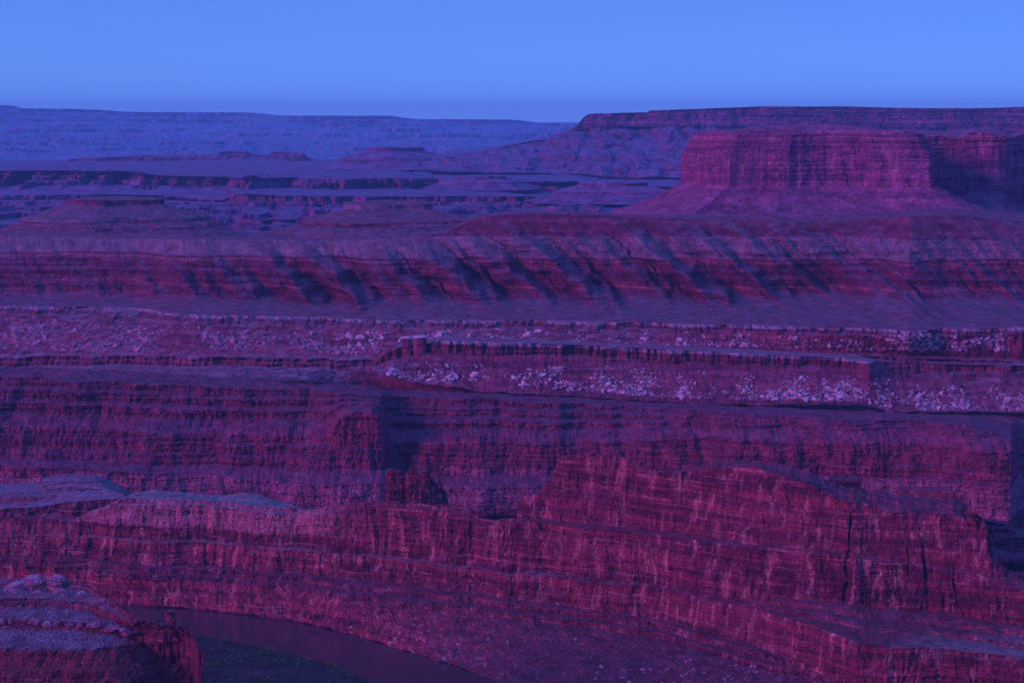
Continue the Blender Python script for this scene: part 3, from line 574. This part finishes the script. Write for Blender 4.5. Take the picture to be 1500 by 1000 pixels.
# foreground ledges at the lower left
knots_opts['foreground_ledge'] = dict(L=11, LZ=14, big=1.6, lay=2.2, fx=2.5, fz=2, hx=14)
BK = [(-150, 846), (0, 849), (60, 849), (100, 852), (130, 858), (150, 872), (168, 882), (175, 892), (200, 905), (235, 915), (262, 918), (278, 922), (286, 935), (289, 950)]
def lerp_ledge(f, dy): return None
def fore(p, f):                                  # a bed line a fraction f from the rim to the back edge
    yb = float(np.interp(p, [a for a, b in BK], [b for a, b in BK])); yr = float(np.interp(p, [-150, 0, 100, 180, 230, 289], [950, 949, 952, 946, 940, 951]))
    return yr + (yb - yr) * f
fx_ = [-150, -60, 0, 40, 80, 110, 130, 150, 168, 185, 200, 220, 235, 250, 262, 278, 286, 289]
def zd(p): return 11 * float(ss(150, 289, p))
def zt(p, f): return 172 + 20 * f
def fore_warp(X, Y, Z, mm, px):
    P = px[None, :] + 0 * Z
    k = ss(150, 215, P) * ss(130, 160, Z)
    Z = Z + k * (2.6 * billow(X / 9, Y / 9, 3.1, 4) + 1.2)
    Z = Z + ss(165, 175, Z) * .9 * billow(X / 3.5, Y / 5, 1.1, 3)
    return X, Y - k * 3 * billow(X / 6, Z / 9, 5.5, 3), Z
st(fan('foreground_ledge', -150, 289, .5, [
    ('yY', [(p, 1160, 1560 + 55 * float(ss(150, 289, p))) for p in fx_]),
    ('yY', [(p, 1010, 1576 + 55 * float(ss(150, 289, p))) for p in fx_]),
    ('yz', [(p, fore(p, 0), 172 - zd(p)) for p in fx_]),
    ('yz', [(p, fore(p, .30), 174 - zd(p)) for p in fx_]),
    ('yz', [(p, fore(p, .42), 180 - zd(p)) for p in fx_]),
    ('yz', [(p, fore(p, .60), 181.5 - zd(p)) for p in fx_]),
    ('yz', [(p, fore(p, .74), 188 - zd(p)) for p in fx_]),
    ('yz', [(p, fore(p, .90), 190 - zd(p)) for p in fx_]),
    ('yz', [(p, fore(p, 1), 194 - zd(p)) for p in fx_]),
    ('rel', [(-150, 14, -1), (289, 6, -2)]), ('rel', [(-150, 8, -190), (289, 8, -190)])],
    [dict(n=30, aY=3, aS=1, aF=.8), dict(n=70, aY=3.4, aS=1.2, aF=1.0, prof=[(1, .5), (.1, .3), (1, .5)]), dict(n=26, aZ=.7, aF=.5), dict(n=16, aY=1.6, aS=.8, aF=.6), dict(n=20, aZ=.8, aF=.5), dict(n=16, aY=1.6, aS=.8, aF=.6),
     dict(n=18, aZ=.8, aF=.5), dict(n=12, aY=1.8, aS=.8, aF=.6), dict(n=6, aZ=.5), dict(n=20, aY=2)], M_fore, seed=9.1, sm=2, warp=fore_warp),
   'nearest rock ledges with grey tops and a red cliff at lower left', 'ledge')

# ------------------------------------------------------------------ rock figures
def spire(V, Q, cx, cy, z0, h, r0, rx=1., ry=1., seed=0., n=64, rows=46, wob=.25, top=.5, lean=(0, 0), neck=None):
    th = np.linspace(0, 2 * math.pi, n, endpoint=False); base = len(V)
    for j in range(rows + 1):
        t = j / rows
        r = r0 * (1 - (1 - top) * t ** 1.4) * (1 if t < .9 else math.sqrt(max(0, 1 - ((t - .9) / .1) ** 2)) * .98 + .02)
        if neck: r *= 1 - neck[1] * math.exp(-((t - neck[0]) / .08) ** 2)
        z = z0 + h * t
        a = billow(np.cos(th) * r0 * rx / (r0 * .9) + seed, np.sin(th) * 1.1 + seed, z / (r0 * 2.2), 3, .55) * wob
        b = np.tanh(4 * pn(seed * 3.1, z / (r0 * .35), .5)) * wob * .3 + .06 * fbm(np.cos(th) * 4, np.sin(th) * 4, z / (r0 * .25), 2)
        R = r * (1 + a + b)
        for k in range(n): V.append((cx + lean[0] * t + R[k] * rx * math.cos(th[k]), cy + lean[1] * t + R[k] * ry * math.sin(th[k]), z))
    for j in range(rows):
        for k in range(n):
            a = base + j * n + k; b = base + j * n + (k + 1) % n; Q.append((a, b, b + n, a + n))
    Q.append(tuple(base + rows * n + k for k in range(n)))
PN = [(560, 748), (562, 738), (563, 715), (563.5, 697), (567, 690), (573, 686), (580, 689), (588, 690), (591, 698), (593, 697), (596, 691), (600, 689), (603, 683), (607, 686), (611, 692), (618, 692), (622, 690), (626, 687), (629, 690), (629.5, 699), (636, 706), (640, 713), (642, 706), (646, 706), (648, 719), (654, 728), (656, 745)]
knots_opts['rock_formation'] = dict(L=5, LZ=5, bx=4, bz=3, big=2.2, lay=3, fx=2, fz=2, hx=8)
def pw(X, Y, Z, mm, px):
    P = px[None, :] + 0 * Z
    for c, w, d in ((591, 1.6, 4), (578, 1.2, 1.6), (612, 1.4, 2.5), (630, 1.4, 3)):
        Y = Y + d * np.exp(-((P - c + 2 * pn(Z / 8, c * 1.)) / w) ** 2)
    Y = Y + 9 * (((P - 575) / 22) ** 2 * (P < 590) + ((P - 608) / 26) ** 2 * (P >= 590) * .8)
    return X, Y, Z
tag(fan('rock_formation', 560, 656, .35, [
    ('yY', [(560, 765, 2522), (656, 765, 2522)]), ('ys', [(560, 742, 8), (656, 742, 8)]),
    ('ys', [(p, y + .3 * (742 - y) if y < 742 else y, 5) for p, y in PN], 0), ('ys', [(p, y + 1, 4) for p, y in PN], 0),
    ('rel', [(560, 9, 0), (656, 9, 0)]), ('rel', [(560, 12, -60), (656, 12, -60)])],
    [dict(n=10, aY=2), dict(n=34, aY=1.5, aS=1.2, aF=.9), dict(n=34, aY=1.5, aS=1.3, aF=1, tw=0), dict(n=8, aZ=.8), dict(n=14, aY=2)], M_fin, seed=2.9, warp=pw, sm=0),
    'small crumbling red rock formation with knobs standing on the ridge crest', 'rock formation')
V, Q = [], []
Yt = 3318; s_ = Yt / F
for (px, yt, rpx, sd) in ((596, 495, 8, .3), (615, 494, 10.5, 1.7)):
    X, _, z1 = at_Y(px, yt, Yt); zb = at_Y(px, 530, Yt)[2]
    spire(V, Q, X, Yt, zb, z1 - zb, rpx * s_, 1, 1, sd, top=.95, wob=.14)
tw = tag(raw_mesh('rock_tower', V, Q, M_rim), 'stubby twin rock tower with flat pale cap at the end of the rim', 'rock tower')
V, Q = [], []
for (px, yt, rpx, sd) in ((596, 494, 8.6, .9), (615, 493, 11.5, 2.9)):
    X, _, z1 = at_Y(px, yt, Yt); spire(V, Q, X, Yt, z1 - 1.2, 2.8, rpx * s_, 1, 1, sd, top=.9, rows=8, wob=.1)
cap = raw_mesh('caprock', V, Q, M_pale); cap.parent = tw
V, Q = [], []
hp = spot('foreground_ledge', 250, 923); Yh = float(hp[1]) if hp is not None else 1640.
X, Yh, z1 = at_Y(250, 893, Yh); s_ = Yh / F
zb = at_Y(250, 930, Yh)[2]
spire(V, Q, X, Yh, zb, z1 - zb, 9 * s_, 1.1, 1, 3.3, top=.7, wob=.2, neck=(.5, .2))
spire(V, Q, X - 4, Yh + 1, zb - 3, (z1 - zb) * .6, 22 * s_, 1.4, 1, 4.3, top=.35, wob=.3)
tag(raw_mesh('hoodoo', V, Q, M_fore), 'squat rounded hoodoo at the outer tip of the foreground ledge', 'hoodoo')

# caprock blocks on the right of the ridge
for (pa, pb, ya, yb, Yc, lab) in ((1219, 1263, 703, 722, 2290, 'short square caprock block on the ridge crest'), (1318, 1400, 719, 738, 2235, 'long low rust caprock slab on the right of the ridge crest')):
    X0, Yc, z1 = at_Y(pa, ya, Yc); X1 = at_Y(pb, ya, Yc)[0]; z0 = at_Y(pa, yb + 12, Yc)[2]
    hw = (X1 - X0) / 2; dp = 14
    cxx, cyy = (X0 + X1) / 2, Yc + dp
    rg = ring_from(cxx, cyy, [(X0, Yc), (X0 + hw, Yc - 2), (X1, Yc), (X1 + 1, Yc + 2 * dp), (X0, Yc + 2 * dp)])
    o = star('caprock_ledge', cxx, cyy, rg, [(z0, 1, 1, 26), (z1 - 2 - (yb - ya) * .03, 0, 1, 6), (z1, -.96, .4, 6), (z1 + .5, -.02, 0, 1)], M_fin, n=300, aN=1.3, L=8, LZ=30, aS=.9, lay=2.2, aF=.5, fine=3, seed=pa * .1)
    tag(o, lab, 'rock ledge')

# ------------------------------------------------------------------ boulders
def boulder_mesh(seed, flatn=.55, mat=M_pale):
    import bmesh
    r = random.Random(seed); bm = bmesh.new()
    pts = [mathutils.Vector((r.uniform(-1, 1), r.uniform(-.8, .8), r.uniform(-1, 1) * flatn)) for _ in range(r.randint(9, 14))]
    for p in pts: bm.verts.new(p)
    res = bmesh.ops.convex_hull(bm, input=bm.verts)
    bmesh.ops.delete(bm, geom=[v for v in bm.verts if not v.link_faces], context='VERTS')
    bmesh.ops.bevel(bm, geom=bm.edges[:], offset=.07, segments=1, affect='EDGES')
    me = bpy.data.meshes.new('boulder'); bm.to_mesh(me); bm.free(); me.materials.append(mat); return me
BM = [boulder_mesh(i, .45 + .06 * i) for i in range(7)]
BMD = [boulder_mesh(20 + i, .45 + .06 * i, M_dull) for i in range(6)]
def hull_data(me):
    v = np.array([x.co[:] for x in me.vertices]); f = [list(p.vertices) for p in me.polygons]; return v, f
SMALL = {}
NB = [0]
def scatter(sheet, px0, px1, f0, f1, n_big, n_small, size, pale, label, group, bias=1.5, seed=0, dens=None):
    r = random.Random(seed); mats = BM if pale else BMD
    items = []
    tries = 0
    while len(items) < n_big + n_small and tries < (n_big + n_small) * 30:
        tries += 1
        px = r.uniform(px0, px1); t = r.random() ** (1 / bias)
        if fbm(px / 38 + seed, t * 1.6, .3, 3) * 1.5 + .1 < r.uniform(-.2, .45): continue
        if dens and r.random() > dens(px): continue
        py = f0(px) + (f1(px) - f0(px)) * t
        p = spot(sheet, px, py)
        if p is None: continue
        items.append((r.paretovariate(2.6), p))
    items.sort(key=lambda a: -a[0])
    for k, (s, p) in enumerate(items):
        s = min(s, 5) * size
        rot = (r.uniform(-.5, .5), r.uniform(-.5, .5), r.uniform(0, 6.28)); me = r.choice(mats)
        sc = (s * r.uniform(.8, 1.3), s * r.uniform(.7, 1.1), s * r.uniform(.7, 1.1))
        if k < n_big:
            o = bpy.data.objects.new('boulder', me); C.objects.link(o)
            o.location = (p[0], p[1], p[2] + sc[2] * .1); o.rotation_euler = rot; o.scale = sc
            tag(o, label, 'boulder', group); NB[0] += 1
        else:
            v, f = hull_data(me); M = mathutils.Euler(rot).to_matrix()
            v = (v * np.array(sc)) @ np.array(M).T + np.array([p[0], p[1], p[2] + sc[2] * .05])
            SMALL.setdefault((sheet, pale), []).append((v, f))
fr0 = tb([(560, 533), (640, 530), (850, 535), (1000, 540), (1250, 552), (1290, 570), (1500, 560), (1650, 560)])
fr1 = tb([(560, 548), (600, 556), (700, 566), (850, 573), (1000, 583), (1270, 589), (1300, 599), (1500, 602), (1650, 604)])
scatter('white_rim_front', 565, 860, fr0, fr1, 60, 480, 1.7, True, 'pale boulder on the talus just right of the rock tower', 'pale boulders on the left of the lower talus', 1.7, 1)
scatter('white_rim_front', 860, 1275, fr0, fr1, 75, 2100, 1.35, True, 'pale boulder in the dense field under the middle of the lower rim', 'pale boulders under the middle of the lower rim', 1.7, 2)
scatter('white_rim_front', 1283, 1650, tb([(1283, 545), (1310, 560), (1500, 565), (1650, 570)]), fr1, 50, 1200, 1.4, True, 'pale boulder on the talus under the right end of the lower rim', 'pale boulders under the right end of the lower rim', 1.7, 3)
br0 = tb([(-200, 468), (0, 466), (300, 480), (500, 490), (560, 485), (850, 480), (1500, 492), (1650, 495)])
br1 = tb([(-200, 518), (0, 515), (300, 516), (500, 518), (600, 515), (850, 504), (1500, 518), (1650, 525)])
scatter('white_rim_back', -200, 510, br0, br1, 55, 2400, 1.9, False, 'dull grey boulder on the long slope under the upper rim at left', 'dull boulders under the upper rim at left', 1.2, 4)
scatter('white_rim_back', 510, 660, br0, br1, 20, 500, 1.8, True, 'pale boulder in the heap behind the rock tower', 'pale boulders behind the rock tower', 1.3, 5)
scatter('white_rim_back', 660, 1300, tb([(660, 480), (1300, 492)]), tb([(660, 498), (850, 503), (1300, 514)]), 20, 600, 1.5, True, 'pale boulder between the two rims near the middle', 'pale boulders between the rims', 1.4, 6)
scatter('white_rim_back', 1300, 1480, tb([(1300, 490), (1500, 488)]), tb([(1300, 512), (1500, 515)]), 15, 800, 1.7, True, 'pale boulder in the slide under the upper rim at right', 'pale boulders in the right hand slide', 1.1, 7)
scatter('red_ridge', 380, 1250, tb([(380, 885), (600, 905), (750, 925), (1000, 950), (1250, 1000)]), tb([(380, 900), (600, 950), (750, 998), (1000, 1005), (1250, 1005)]), 0, 500, .9, False, '', '', 1., 8)
scatter('foreground_ledge', -140, 285, tb([(-150, 860), (150, 880), (285, 940)]), tb([(-150, 945), (285, 946)]), 0, 700, .35, False, '', '', 1., 9)
for (sheet, pale), lst in SMALL.items():
    V, Q, b = [], [], 0
    for v, f in lst:
        V.extend(map(tuple, v)); Q.extend([[i + b for i in q] for q in f]); b += len(v)
    lab = {'white_rim_front': 'small pale rubble strewn on the slope under the lower rim', 'white_rim_back': 'small rubble strewn on the slope under the upper rim', 'red_ridge': 'fallen stones on the talus above the river', 'foreground_ledge': 'stones lying on the foreground ledges'}[sheet]
    tag(raw_mesh('rubble', V, Q, M_pale if pale else M_dull), lab, 'rubble', kind='stuff')

# knobs and rounded rocks on the foreground ledge
def knob_mesh(seed, mat):                        # squat bun of two or three weathered beds
    V, Q = [], []; n, rows = 44, 34
    th = np.linspace(0, 2 * math.pi, n, endpoint=False)
    for j in range(rows + 1):
        t = j / rows; z = -.35 + 1.15 * t
        prof = math.sqrt(max(0, 1 - max(0, (z + .05) / .85) ** 2.4)) if j < rows else .02
        notch = 1 - .16 * math.exp(-((z - .22 - .1 * math.sin(seed * 5)) / .045) ** 2) - .10 * math.exp(-((z - .5) / .04) ** 2)
        R = prof * notch * (1 + .4 * fbm(np.cos(th) * 1.1 + seed, np.sin(th) * 1.1, z * 1.3 + seed, 4, .6) + .05 * billow(np.cos(th) * 4, np.sin(th) * 4, z * 3 + seed, 2))
        for k in range(n): V.append((R[k] * math.cos(th[k]), R[k] * math.sin(th[k]), z + .07 * float(pn(th[k], seed, z))))
    for j in range(rows):
        for k in range(n):
            a = j * n + k; b = j * n + (k + 1) % n; Q.append((a, b, b + n, a + n))
    return raw_mesh('rounded_rock', V, Q, mat, link=False)
M_knob = rock('pale rounded sandstone', (.30, .13, .17), (.16, .06, .09), (.28, .19, .26), (.38, .22, .28), layer=2.5, sc=.5, fl=(.6, .9), bump=.6)
KM = [knob_mesh(3.1 * i + .4, M_knob) for i in range(5)]
def knob(px, py, w, h, label, group, nm='rounded_rock', cat='rounded rock'):
    p = spot('foreground_ledge', px, py)
    if p is None: return
    s = p[1] / F
    o = bpy.data.objects.new(nm, random.choice(KM)); C.objects.link(o)
    o.location = (p[0], p[1], p[2]); o.scale = (w * s / 2, w * s / 2 * .9, h * s / 1.0); o.rotation_euler = (random.uniform(-.12, .12), random.uniform(-.12, .12), random.uniform(0, 6))
    tag(o, label, cat, group)
knob(40, 856, 42, 20, 'broad layered knob at the left of the pair on top of the ledge', None, 'layered_rock', 'layered rock')
knob(76, 857, 34, 21, 'narrower layered knob at the right of the pair on top of the ledge', None, 'layered_rock', 'layered rock')
knob(18, 860, 40, 12, 'low flat knob at the foot of the layered knobs', None, 'layered_rock', 'layered rock')
rk = random.Random(12)
px = -140.
while px < 178:
    knob(px, fore(px, .36 + .07 * rk.random()), rk.uniform(6, 22), rk.uniform(4, 8), 'rounded rock in the lower row along the foreground ledge', 'rounded rocks in the lower row'); px += rk.uniform(5, 22)
px = -140.
while px < 150:
    knob(px, fore(px, .78 + .08 * rk.random()), rk.uniform(8, 32), rk.uniform(4, 8), 'rounded rock in the upper row along the foreground ledge', 'rounded rocks in the upper row'); px += rk.uniform(8, 34)

# ------------------------------------------------------------------ river and bottomland
def flat_poly(name, pts, z, mat):
    P = [at_z(px, py, z) for px, py in pts]
    return P
mw = bpy.data.materials.new('silty river water'); mw.use_nodes = True
b = mw.node_tree.nodes['Principled BSDF']; b.inputs['Base Color'].default_value = (.06, .035, .06, 1); b.inputs['Roughness'].default_value = .12; b.inputs['IOR'].default_value = 1.33
nt = mw.node_tree; g = nt.nodes.new('ShaderNodeNewGeometry'); nn = nt.nodes.new('ShaderNodeTexNoise'); nn.inputs['Scale'].default_value = .25; nn.inputs['Detail'].default_value = 4
bb = nt.nodes.new('ShaderNodeBump'); bb.inputs['Distance'].default_value = .25; bb.inputs['Strength'].default_value = .5
nt.links.new(g.outputs['Position'], nn.inputs['Vector']); nt.links.new(nn.outputs[0], bb.inputs['Height']); nt.links.new(bb.outputs[0], b.inputs['Normal'])
st(raw_mesh('river', [(-1400, 1500, -.6), (1400, 1500, -.6), (1400, 2620, -.6), (-1400, 2620, -.6)], [(0, 1, 2, 3)], mw), 'dull brown river bending below the ridge', 'river')
BK2 = [(-300, 905), (150, 915), (285, 929), (330, 937), (400, 950), (480, 972), (560, 1004), (640, 1050), (700, 1120)]
n = 400; px = np.linspace(-300, 700, n); yb = np.interp(px, [a for a, b in BK2], [b for a, b in BK2]) + 2 * pn(px / 25, .5) 
rows = []
for t in np.linspace(0, 1, 160):
    X, Y, Z = at_z(px, yb, 0.0); Yn = Y * (1 - t) + 1500 * t if t else Y
    Yn = np.minimum(Yn, Y); Xn = X / Y * Yn
    z = -1.2 + 3.5 * ss(0, .012, t) + (1.0 * fbm(Xn / 30, Yn / 30, 0, 4) if t else 0)
    rows.append(np.stack([Xn, Yn, z + 0 * Xn], -1))
M_bot = rock('bottomland soil', (.05, .035, .05), (.03, .03, .04), (.035, .045, .05), (.06, .05, .06), layer=6)
BL = np.array(rows)
st(grid_mesh('river_bottom', BL, M_bot), 'dark brushy flat on the near bank of the river', 'river bank')
mg = bpy.data.materials.new('riverside brush leaves'); mg.use_nodes = True
nt = mg.node_tree; b = nt.nodes['Principled BSDF']; b.inputs['Roughness'].default_value = .9
g = nt.nodes.new('ShaderNodeNewGeometry'); nn = nt.nodes.new('ShaderNodeTexNoise'); nn.inputs['Scale'].default_value = .04; nn.inputs['Detail'].default_value = 5
cr = nt.nodes.new('ShaderNodeValToRGB'); cr.color_ramp.elements[0].position = .4; cr.color_ramp.elements[0].color = (.035, .06, .045, 1); cr.color_ramp.elements[1].position = .62; cr.color_ramp.elements[1].color = (.06, .20, .07, 1)
nt.links.new(g.outputs['Position'], nn.inputs['Vector']); nt.links.new(nn.outputs[0], cr.inputs[0]); nt.links.new(cr.outputs[0], b.inputs['Base Color'])
def brush(name, places, mat, label, rr=(.8, 2.2)):
    n = len(places); K = 26 if n > 4500 else 14
    c = np.repeat(np.array(places), K, axis=0); R = np.repeat(rng.uniform(*rr, n), K)
    d = rng.normal(size=(n * K, 3)); d /= np.linalg.norm(d, axis=1)[:, None]; d *= (rng.uniform(.3, 1, n * K) ** .5)[:, None]
    ctr = c + d * R[:, None] * np.array([1, 1, .75]) + np.array([0, 0, .6]) * R[:, None]
    u = rng.normal(size=(n * K, 3)); u /= np.linalg.norm(u, axis=1)[:, None]; v = np.cross(u, rng.normal(size=(n * K, 3))); v /= np.linalg.norm(v, axis=1)[:, None]
    q = (.3 * R)[:, None]
    P = np.stack([ctr - u * q, ctr + v * q, ctr + u * q, ctr - v * q], 1).reshape(-1, 3)
    me = bpy.data.meshes.new(name); N = n * K
    me.vertices.add(N * 4); me.vertices.foreach_set('co', P.reshape(-1).astype(np.float32))
    me.loops.add(N * 4); me.loops.foreach_set('vertex_index', np.arange(N * 4, dtype=np.int32))
    me.polygons.add(N); me.polygons.foreach_set('loop_start', np.arange(0, N * 4, 4, dtype=np.int32)); me.update(calc_edges=True); me.materials.append(mat)
    o = bpy.data.objects.new(name, me); C.objects.link(o)
    return tag(o, label, 'brush', kind='stuff')
pl = []
for _ in range(60000):
    i, j = rng.integers(1, 110), rng.integers(0, n)
    if len(pl) >= 5200: break
    p = BL[i, j]
    if p[1] < 1900: continue
    w = fbm(p[0] / 70, p[1] / 45, 3.3, 3)
    if w + .12 > rng.uniform(-.1, .35) * 1.0 or i < 8: pl.append((p[0] + rng.normal() * .8, p[1] + rng.normal() * 2, p[2]))
brush('riverside_brush', pl, mg, 'dense dark green brush covering the near river bank')

def dots(sheet, px0, px1, ya, yb, n, seed, label, rr):
    out = []; tries = 0
    while len(out) < n and tries < n * 12:
        tries += 1
        px = rng.uniform(px0, px1); py = rng.uniform(ya, yb)
        if fbm(px / 60, py / 8, seed, 3) < rng.uniform(-.3, .3): continue
        p = spot(sheet, px, py)
        if p is not None: out.append(tuple(p))
    brush('desert_brush', out, mg, label, rr)
dots('red_slope', -200, 1700, 438, 474, 2600, 1., 'dark desert brush dotted over the pale bench', (.7, 1.8))
dots('canyon_wall_far', -200, 1700, 536, 612, 2200, 2., 'dark desert brush dotted along the canyon ledges', (.6, 1.6))
dots('red_ridge', 1180, 1690, 872, 972, 900, 3., 'dark green brush on the bench at the right of the ridge', (.5, 1.5))
dots('red_ridge', -150, 1300, 850, 1000, 900, 4., 'small brush along the river talus', (.4, 1.2))

# ------------------------------------------------------------------ haze: one closed box round everything on the ground
HZ = 2.4e-5
mh = bpy.data.materials.new('evening haze'); mh.use_nodes = True; nt = mh.node_tree; nt.nodes.clear()
oo = nt.nodes.new('ShaderNodeOutputMaterial'); pv = nt.nodes.new('ShaderNodeVolumePrincipled')
pv.inputs['Color'].default_value = (.22, .60, 1, 1); pv.inputs['Density'].default_value = HZ; pv.inputs['Anisotropy'].default_value = 0
nt.links.new(pv.outputs[0], oo.inputs['Volume'])
x0, x1, y0_, y1_, z0, z1 = -49000, 49000, -2000, 45000, -5, 900
V = [(x0, y0_, z0), (x1, y0_, z0), (x1, y1_, z0), (x0, y1_, z0), (x0, y0_, z1), (x1, y0_, z1), (x1, y1_, z1), (x0, y1_, z1)]
tag(raw_mesh('haze', V, [(3, 2, 1, 0), (4, 5, 6, 7), (0, 1, 5, 4), (1, 2, 6, 5), (2, 3, 7, 6), (3, 0, 4, 7)], mh), 'thin blue evening haze filling the canyon country', 'haze', kind='stuff')
print('boulders', NB[0], 'verts', sum(len(o.data.vertices) for o in C.objects if o.type == 'MESH'))
